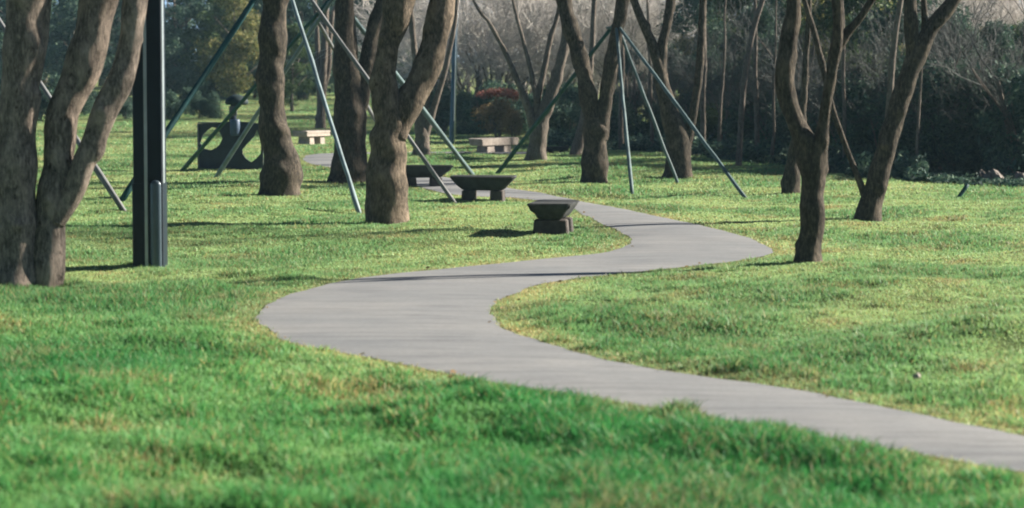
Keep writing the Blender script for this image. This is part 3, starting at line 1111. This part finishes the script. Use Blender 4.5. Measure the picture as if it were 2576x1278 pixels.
def make_protos():
    r = np.random.default_rng(5)
    for i in range(3):      # tall evergreen trees, crowns down to near the ground
        V, Q = leaf_cloud(15000, lumps(r, 34, 2.3, .9, 7.5, .36), .085, 50 + i)
        PROTO['evergreen', i] = np_mesh('crown', V, None, Q, False)
        mb = MB()
        mb.tube([(0, 0, -.3), (.05, 0, 1.2), (-.05, .05, 3), (.0, 0, 6)], [.17, .13, .1, .03], 10, .05, i, .2)
        for k in range(9):
            a = r.uniform(0, 6.3)
            z = r.uniform(.9, 4)
            mb.tube([(0, 0, z), (.7 * math.cos(a), .7 * math.sin(a), z + .6), (1.6 * math.cos(a), 1.6 * math.sin(a), z + 1.4)], [.05, .035, .01], 6)
        PROTO['evergreen_trunk', i] = mb.mesh('trunk')
    for i in range(3):      # dense shrubs from the ground up
        V, Q = leaf_cloud(9000, lumps(r, 22, 1.5, .35, 2.9, .42), .07, 60 + i)
        PROTO['shrub', i] = np_mesh('foliage', V, None, Q, False)
        mb = MB()
        for k in range(7):
            a, l = r.uniform(0, 6.3), r.uniform(.5, 1.0)
            mb.tube([(.08 * math.cos(a), .08 * math.sin(a), -.2), (.3 * l * math.cos(a), .3 * l * math.sin(a), .8), (.9 * l * math.cos(a), .9 * l * math.sin(a), 2.1)], [.035, .025, .008], 6)
        PROTO['shrub_stem', i] = mb.mesh('stem')
    V, Q = leaf_cloud(3800, lumps(r, 18, .62, .3, 1.35, .5), .04, 70)
    PROTO['bush', 0] = np_mesh('foliage', V, None, Q, False)
    V, Q = leaf_cloud(1500, [(.1, 0, 1.62, .5, .45, .14), (-.35, 0, 1.56, .3, .3, .12), (.5, .1, 1.5, .28, .3, .12)], .04, 71)
    PROTO['bush_top', 0] = np_mesh('foliage', V, None, Q, False)
    for i in range(4):      # bare trees and thickets
        out = []
        thicket = i >= 2
        ns = 6 if thicket else 3
        for k in range(ns):
            a = r.uniform(0, 6.3)
            t = r.uniform(.12, .5) if thicket else r.uniform(.05, .3)
            d = np.array([math.cos(a) * t, math.sin(a) * t, 1.0])
            d /= np.linalg.norm(d)
            p = np.array([math.cos(a) * .12, math.sin(a) * .12, -.2])
            branch_rec(p, d, r.uniform(2.2, 3.0) if thicket else 3.4, .05 if thicket else .1, 4, out, r, .3, .8 if thicket else .55, (1, 4) if thicket else (1, 3))
        A = np.array([o[0] for o in out])
        B = np.array([o[1] for o in out])
        ra = np.maximum([o[2] for o in out], .0065)
        rb = np.maximum([o[3] for o in out], .0045)
        mb = MB()
        th = ra > .03
        mb.twigs(A[th], B[th], ra[th], rb[th], 8)
        PROTO['bare_trunk', i] = mb.mesh('trunk')
        mb = MB()
        mb.twigs(A[~th], B[~th], ra[~th], rb[~th], 3)
        PROTO['bare_crown', i] = mb.mesh('crown', False)
        print('bare', i, len(out))
    # thin mat copies so a crown can take another leaf colour
    return


def with_mat(me, mat):
    key = (me.name, mat.name)
    if key not in PROTO:
        if not me.materials:
            me.materials.append(mat)
            PROTO[key] = me
        elif me.materials[0] == mat:
            PROTO[key] = me
        else:
            c = me.copy()
            c.materials.clear()
            c.materials.append(mat)
            PROTO[key] = c
    return PROTO[key]


def plant(kind, variant, x, y_, depth_base, scale, mat, stem_mat, label, group, rot=None, name=None, sz=None, cat=None):
    """kind: evergreen / shrub / bare; stands at the ground under view column x at the given distance"""
    d = ray(x, 300)
    X = d.x * depth_base / d.y
    g = Vector((X, depth_base, float(height(X, depth_base)) - .02))
    names = {'evergreen': ('evergreen_tree', 'crown', 'trunk', 'evergreen', 'evergreen_trunk', 'tree'),
             'shrub': ('evergreen_shrub', 'foliage', 'stem', 'shrub', 'shrub_stem', 'shrub'),
             'bare': ('bare_tree', 'crown', 'trunk', 'bare_crown', 'bare_trunk', 'tree')}[kind]
    root = empty(name or names[0], g)
    tag(root, label, cat or names[5], group)
    root.rotation_euler = (0, 0, random.uniform(0, 6.28) if rot is None else rot)
    root.scale = (scale, scale, scale if sz is None else sz)
    obj(names[1], with_mat(PROTO[names[3], variant], mat), None, root)
    obj(names[2], with_mat(PROTO[names[4], variant], stem_mat), None, root)
    return root


def build_background():
    R = random.Random(11)
    dk, md, ol = M['leaf_dark'], M['leaf_mid'], M['leaf_olive']
    bf, tw, tp = M['bark_far'], M['twig'], M['twig_pale']
    # far evergreens beyond the lamp post
    gl = 'evergreens beyond the far lawn'
    for k, x in enumerate((-60, 80, 210, 300, 440, 620, 720, 900)):
        plant('evergreen', (k + 2) % 3, x, 0, 169 + R.uniform(-3, 3), R.uniform(1.0, 1.3), dk, bf, 'broad dark evergreen filling the row beyond the far lawn', gl)
    for k, x in enumerate((-120, 40, 190, 330, 470, 760, 850, 960)):
        plant('evergreen', k % 3, x, 0, 158 + R.uniform(-6, 8), R.uniform(.95, 1.25), dk if k != 4 else dk, bf,
              'low skirted dark evergreen across the far lawn behind the lamp post' if x < 600 else 'dark evergreen across the far lawn behind the burl footed trunk', gl)
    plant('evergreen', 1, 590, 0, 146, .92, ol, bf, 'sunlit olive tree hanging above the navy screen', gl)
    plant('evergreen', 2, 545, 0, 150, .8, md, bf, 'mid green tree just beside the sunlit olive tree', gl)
    plant('evergreen', 0, 735, 0, 128, .55, md, bf, 'small bushy evergreen directly beside the burl footed trunk', gl)
    for k, x in enumerate((-200, -40, 110, 260, 400, 540, 680, 810, 930, 1050)):
        plant('evergreen', (k + 1) % 3, x, 0, 180 + R.uniform(-6, 10), R.uniform(1.3, 1.6), dk, bf, 'tall dark evergreen at the back beyond the far lawn', gl)
    # low shrubs in front of the far lawn
    gs = 'low dark shrubs edging the far lawn'
    for k, x in enumerate((235, 275, 312, 345, 430, 465, 500, 535, 900, 1010)):
        plant('shrub', k % 3, x, 0, 119 + R.uniform(-2, 3), R.uniform(.36, .46), dk, bf, 'low dark shrub edging the far lawn behind the lamp post' if x < 600 else 'low dark shrub at the far lawn edge behind the dark forked trunk', gs)
    for k, x in enumerate((-170, -125, -80, -35, 10, 55, 100, 145, 190)):
        plant('shrub', k % 3, x, 0, 117 + R.uniform(-2, 3), R.uniform(.5, .66), dk, bf, 'dark shrub closing the far lawn behind the thick three stemmed tree', gs)
    for k, x in enumerate((320, 375, 425, 480, 530, 585, 640, 695, 750, 810, 880, 940, 1000)):
        plant('shrub', k % 3, x, 0, 151 + R.uniform(-2, 3), R.uniform(.62, .8), dk, bf, 'dark shrub at the foot of the evergreens behind the navy screen' if x < 650 else 'dark shrub at the foot of the evergreens behind the forked trunks', gs)
    # the grey twig thicket in the middle
    gt = 'grey bare thicket in the middle distance'
    for k in range(22):
        x = 1080 + 640 * (k + .5) / 22 + R.uniform(-25, 25)
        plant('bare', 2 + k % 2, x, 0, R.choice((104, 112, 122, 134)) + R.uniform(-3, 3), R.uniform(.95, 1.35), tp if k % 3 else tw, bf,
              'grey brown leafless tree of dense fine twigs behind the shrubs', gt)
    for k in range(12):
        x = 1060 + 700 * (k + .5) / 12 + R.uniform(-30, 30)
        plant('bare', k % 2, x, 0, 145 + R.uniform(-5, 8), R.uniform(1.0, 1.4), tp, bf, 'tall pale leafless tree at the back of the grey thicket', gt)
    gd = 'dark shrubs under the grey thicket'
    for k, x in enumerate((1110, 1175, 1215, 1300, 1370, 1430, 1490, 1560)):
        plant('shrub', k % 3, x, 0, 99 + R.uniform(-3, 3) if x < 1400 else 92 - (x - 1400) * .05, R.uniform(.5, .72), dk, bf, 'dark evergreen shrub at the foot of the grey thicket', gd)
    # planted bushes
    def bush(x, by, s, mat, label, sz=None):
        g = ground(x, by)
        root = empty('rounded_bush', g)
        tag(root, label, 'bush')
        root.scale = (s, s, sz or s)
        obj('foliage', with_mat(PROTO['bush', 0], mat), None, root)
        mb = MB()
        for a in range(6):
            mb.tube([(0, 0, -.2), (.25 * math.cos(a), .25 * math.sin(a), .7)], [.03, .012], 6)
        mb.build('stem', bf, root)
        return root
    bush(1170, 338, .72, M['leaf_olive'], 'rounded olive brown bush beside the slim blue post', 1.05)
    b = bush(1252, 348, 1.15, M['leaf_brown'], 'wide brown green bush with a flat red top', 1.0)
    o = obj('red_top', with_mat(PROTO['bush_top', 0], M['leaf_red']), None, b)
    o['label'] = 'flat layer of dull red leaves'
    bush(1292, 352, .6, M['leaf_brown'], 'small russet bush at the right end of the pale slab bench', .75)
    # the dark wood on the right, along the lawn edge
    def edge(x):
        y = np.interp(x, [1400, 1500, 1650, 1850, 1980, 2080, 2220, 2400, 2576, 2760], [368, 375, 385, 408, 420, 440, 452, 464, 474, 486])
        return ground(x, float(y)).y
    gw = 'evergreens of the dark wood along the lawn edge'
    segs = [(1640, 'behind the leaning two limbed tree'), (1800, 'left of the slender pale trunk'), (1960, 'right of the slender pale trunk'),
            (2110, 'behind the knobbly tree'), (2300, 'behind the right leaning tree'), (2900, 'above the tilted stake')]

    def where(x):
        for lim, s in segs:
            if x < lim:
                return s
        return segs[-1][1]
    for k, x in enumerate((1560, 1640, 1720, 1800, 1880, 1950, 2030, 2100, 2170, 2240, 2310, 2380, 2450, 2520, 2590)):
        e = edge(x)
        s = np.interp(x, [1500, 1700, 2000, 2200, 2320, 2576], [.4, .42, .6, .95, .85, .8]) * R.uniform(.85, 1.1)
        m_ = md if k in (8, 3) else dk
        plant('shrub', k % 3, x, 0, e + (10.5 if x < 2200 else 6.0) + R.uniform(0, 1.2), s, m_, bf, 'dark front shrub of the wood ' + where(x), gw)
    for k, x in enumerate((1580, 1690, 1790, 1900, 2010, 2090, 2150, 2200, 2290, 2400, 2500, 2600)):
        e = edge(x)
        top = np.interp(x, [1500, 1750, 1900, 1980, 2150, 2280, 2340, 2576], [.36, .44, .55, .70, .78, .66, .46, .43])
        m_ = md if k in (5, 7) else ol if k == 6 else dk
        if k == 4:
            top = .48
        plant('evergreen', k % 3, x, 0, e + (15.5 if x < 2200 else 9.5) + R.uniform(0, 3), top * R.uniform(.92, 1.08), m_, bf,
              ('sunlit olive evergreen between the knobbly tree and the leaning tree' if k == 6 else 'evergreen inside the wood ' + where(x)), gw)
    for k, x in enumerate((2320, 2375, 2430, 2480, 2530, 2580)):
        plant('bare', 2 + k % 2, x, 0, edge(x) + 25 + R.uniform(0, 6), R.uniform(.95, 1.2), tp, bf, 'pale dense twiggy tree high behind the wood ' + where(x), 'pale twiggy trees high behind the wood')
    # dark low cover under the wood, from the lawn edge back
    r_ = np.random.default_rng(123)
    n = 80000
    t = r_.uniform(1380, 2900, n)
    ex = np.linspace(1380, 2900, 60)
    ed = np.interp(t, ex, [edge(q) for q in ex])
    dd = ed + .1 + np.where(t < 2250, 17, 9) * r_.uniform(0, 1, n) ** 1.4 + .12 * r_.normal(size=n)
    px_ = (t - W_ / 2) / F_ * dd / cp
    hh = height(px_, dd) + r_.uniform(0, 1, n) * (.07 + .16 * np.clip(dd - ed, 0, 1.5) * (t < 2330)) * (1 + .4 * S_tone2(px_, dd))
    c = np.column_stack([px_, dd, hh])
    a1 = r_.normal(size=(n, 3)) * [1, 1, .6]
    a1 /= np.linalg.norm(a1, axis=1)[:, None]
    a2 = np.cross(a1, r_.normal(size=(n, 3)))
    a2 /= np.linalg.norm(a2, axis=1)[:, None] + 1e-9
    sz_ = r_.uniform(.05, .10, n)[:, None]
    V = np.stack([c - a1 * sz_, c + a2 * sz_ * .45, c + a1 * sz_, c - a2 * sz_ * .45], 1).reshape(-1, 3)
    tag(obj('ground_cover', np_mesh('ground_cover', V, None, np.arange(n * 4).reshape(-1, 4), False), dk), 'low dark leafy cover under the wood at the lawn edge', kind='stuff')
    # thin stems standing at the front of the wood
    for k, (x, w, tilt, txt) in enumerate(((1562, 13, 6, 'thin dark stem just right of the broad forked tree'), (1640, 10, -14, 'fine dark stem just left of the leaning two limbed tree'),
                                          (1768, 15, 4, 'dark stem just right of the leaning two limbed tree'), (1808, 9, 18, 'fine stem left of the slender pale trunk'),
                                          (1905, 14, -6, 'dark stem just right of the slender pale trunk'), (1942, 8, 10, 'fine stem midway between the slender pale trunk and the knobbly tree'),
                                          (2128, 11, -10, 'dark stem between the knobbly tree and the leaning tree'), (2306, 8, 14, 'fine stem in the wood just right of the leaning tree'))):
        y0 = float(np.interp(x, [1400, 1500, 1650, 1850, 1980, 2080, 2220, 2400, 2576], [366, 372, 380, 402, 412, 432, 444, 452, 462]))
        st = [(x + tilt * (y0 - y) / 400 + R.uniform(-3, 3), y, w * (1 - .45 * (y0 - y) / 440)) for y in np.linspace(y0, -40, 7)]
        traced_tree(txt, [st], y0, M['bark_far'], 300 + k, 'thin stems at the front of the wood', lump=.03)
    gb = 'leafless trees behind the dark wood'
    gi = 'leafless trees mixed into the wood'
    for k, x in enumerate((1600, 1680, 1745, 1830, 1890, 1965, 2060, 2130, 2235, 2350, 2420, 2490, 2560)):
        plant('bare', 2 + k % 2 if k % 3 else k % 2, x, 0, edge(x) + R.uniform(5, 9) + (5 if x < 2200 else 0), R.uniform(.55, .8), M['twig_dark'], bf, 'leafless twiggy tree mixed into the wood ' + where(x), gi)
    for k, x in enumerate((2335, 2405, 2475, 2555, 1730, 1850)):
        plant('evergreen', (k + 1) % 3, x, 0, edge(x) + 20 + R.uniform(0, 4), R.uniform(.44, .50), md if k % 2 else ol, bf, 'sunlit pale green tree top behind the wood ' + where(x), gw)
    for k in range(14):
        x = 1640 + 1000 * (k + .5) / 14 + R.uniform(-20, 20)
        plant('bare', k % 4, x, 0, edge(x) + 38 + R.uniform(0, 9), R.uniform(.95, 1.3), tp if x > 2300 else tw, bf, 'pale leafless back tree of the wood ' + where(x), gb)
    for k in range(9):
        x = 1700 + 980 * (k + .5) / 9
        plant('evergreen', k % 3, x, 0, edge(x) + 27 + R.uniform(0, 7), R.uniform(.9, 1.1) * (.80 if x < 1950 else .95 if x < 2300 else .53), md if k % 2 else dk, bf, 'tall evergreen deep in the wood ' + where(x), gw)
    # unseen tall evergreens added behind and left of the viewer to block sky fill
    gp = 'tall evergreens added outside the view to cut sky light'
    for k, (X, Y) in enumerate(((-16, 8), (-19, 20), (-21, 34), (-25, 48), (-13, -4), (-9, -12), (-3, -14), (4, -13), (10, -12), (16, -9))):
        g = Vector((X, Y, float(height(X, Y)) - .02))
        root = empty('evergreen_tree', g)
        tag(root, 'tall dark evergreen added outside the picture to cut sky light', 'tree', gp)
        root.rotation_euler = (0, 0, R.uniform(0, 6))
        sc = R.uniform(2.0, 2.4)
        root.scale = (sc, sc, sc)
        obj('crown', with_mat(PROTO['evergreen', k % 3], dk), None, root)
        obj('trunk', with_mat(PROTO['evergreen_trunk', k % 3], bf), None, root)
    # low hedge strip and rocks at the right edge
    gh = 'low dark ground shrubs by the rocks'
    for k, x in enumerate((2395, 2430, 2468, 2505, 2545, 2590)):
        plant('shrub', k % 3, x, 0, edge(x) + 6.2, R.uniform(.26, .36), dk, bf, 'low dark shrub just behind the pale rocks', gh)
    rr = np.random.default_rng(77)
    words = ['broad flat pale rock in front of the dark wood', 'small pale rock leaning on the broad flat rock', 'squat tan rock nearest the tilted stake', 'rough pale rock nearest the picture edge']
    for k, (x, y, w, h) in enumerate(((2500, 455, 52, 20), (2540, 449, 34, 22), (2470, 452, 24, 14), (2568, 456, 40, 18))):
        g = ground(x, y + 3)
        u = g.y / F_
        import bmesh
        bm = bmesh.new()
        bmesh.ops.create_icosphere(bm, subdivisions=3, radius=1)
        f = sines(10, (.7, 2.2), 200 + k)
        for v in bm.verts:
            c = v.co
            q = 1 + .16 * float(f(c.x + c.z, c.y - c.z * .7))
            v.co = Vector((c.x * q * w * u / 2, c.y * q * w * u * .35, max(-.05, c.z) * q * (h + 10) * u))
        me = bpy.data.meshes.new('rock')
        bm.to_mesh(me)
        bm.free()
        o = obj('rock', me, M['rock'])
        tag(o, words[k], 'rock', 'pale rocks at the edge of the wood')
        o.location = g
    # a scrap of pale stone in the near grass and one coarse weed
    g = ground(2306, 972)
    import bmesh
    bm = bmesh.new()
    bmesh.ops.create_icosphere(bm, subdivisions=2, radius=.028)
    for v in bm.verts:
        v.co *= 1 + .2 * random.uniform(-1, 1)
        v.co.z *= .8
    me = bpy.data.meshes.new('pebble')
    bm.to_mesh(me)
    bm.free()
    o = obj('pebble', me, M['stone_pale'])
    o.location = g + Vector((0, 0, .075))
    tag(o, 'small white pebble in the grass by the near path', 'pebble')


# ------------------------------------------------------------------ light, sky, camera
def build_light():
    az, el = math.radians(20), math.radians(26)
    s = Vector((math.cos(az) * math.cos(el), math.sin(az) * math.cos(el), math.sin(el)))
    L = bpy.data.lights.new('sun', 'SUN')
    L.energy = 5.0
    L.angle = math.radians(1.5)
    L.color = (1.0, .90, .77)
    o = bpy.data.objects.new('sun', L)
    COL.objects.link(o)
    o.rotation_euler = (-s).to_track_quat('-Z', 'Y').to_euler()
    w = bpy.data.worlds.new('World')
    scene.world = w
    w.use_nodes = True
    nt = w.node_tree
    sky = nt.nodes.new('ShaderNodeTexSky')
    sky.sky_type = 'NISHITA'
    sky.sun_disc = False
    sky.sun_elevation = el
    sky.sun_rotation = math.pi / 2 - az
    sky.air_density = .35
    sky.dust_density = .35
    sky.altitude = 1500
    sky.ozone_density = 1.0
    bg = nt.nodes['Background']
    bg.inputs['Strength'].default_value = .05
    nt.links.new(sky.outputs[0], bg.inputs['Color'])


def build_haze():
    mb = MB()
    x, y0, y1, z0, z1 = 420, -60, 640, -2.5, 24
    V = [(sx * x, y, z) for z in (z0, z1) for (sx, y) in ((-1, y0), (1, y0), (1, y1), (-1, y1))]
    mb.add(V, None, [(3, 2, 1, 0), (4, 5, 6, 7), (0, 1, 5, 4), (1, 2, 6, 5), (2, 3, 7, 6), (3, 0, 4, 7)])
    m = bpy.data.materials.new('haze_air')
    m.use_nodes = True
    nt = m.node_tree
    nt.nodes.remove(nt.nodes['Principled BSDF'])
    v = nt.nodes.new('ShaderNodeVolumePrincipled')
    v.inputs['Color'].default_value = (.50, .82, 1.0, 1)
    v.inputs['Density'].default_value = HAZE
    v.inputs['Anisotropy'].default_value = .2
    nt.links.new(v.outputs[0], nt.nodes['Material Output'].inputs['Volume'])
    tag(mb.build('haze', m, None, False), 'thin pale haze over the park', kind='stuff')


def build_leaf_litter():
    r = np.random.default_rng(91)
    k = r.integers(20, nL - 20, 260)
    f = np.where(r.uniform(0, 1, 260) < .5, -1, 1)
    off = r.exponential(.3, 260) + .03
    w = Rw[k] - Lw[k]
    w /= np.linalg.norm(w, axis=1)[:, None] + 1e-9
    P = np.where(f[:, None] < 0, Lw[k] - w * off[:, None], Rw[k] + w * off[:, None]) + r.normal(size=(260, 2)) * .08
    z = height(P[:, 0], P[:, 1]) + .03
    a, b = r.uniform(0, 6.3, 260), r.uniform(.018, .034, 260)
    e1 = np.stack([np.cos(a) * b, np.sin(a) * b, r.uniform(-.3, .3, 260) * b], 1)
    e2 = np.stack([-np.sin(a) * b * .5, np.cos(a) * b * .5, r.uniform(-.3, .5, 260) * b], 1)
    c = np.column_stack([P, z])
    V = np.stack([c - e1, c + e2, c + e1, c - e2], 1).reshape(-1, 3)
    me = np_mesh('fallen_leaves', V, None, np.arange(260 * 4).reshape(-1, 4), False)
    tag(obj('fallen_leaves', me, M['leaf_brown']), 'scattered dry brown leaves along the path edges', kind='stuff')


def build_camera():
    c = bpy.data.cameras.new('camera')
    c.sensor_width = 36
    c.lens = 36 * F_ / W_
    c.clip_start = .1
    c.clip_end = 4000
    c.dof.use_dof = True
    c.dof.focus_distance = 42
    c.dof.aperture_fstop = 2.5
    o = bpy.data.objects.new('camera', c)
    COL.objects.link(o)
    o.location = (0, 0, CAMZ)
    o.rotation_euler = (math.pi / 2 - PITCH, 0, 0)
    scene.camera = o


build_ground()
build_path()
build_grass()
build_traced()
build_supports()
build_lamps()
build_benches()
build_screen()
make_protos()
build_background()
build_leaf_litter()
build_light()
build_haze()
build_camera()

scene.view_settings.view_transform = 'Standard'
scene.view_settings.look = 'None'
scene.view_settings.exposure = 1.72
scene.view_settings.gamma = 1
scene.render.engine = 'CYCLES'
scene.cycles.filter_width = 2.0
scene.cycles.max_bounces = 6
scene.cycles.use_denoising = True
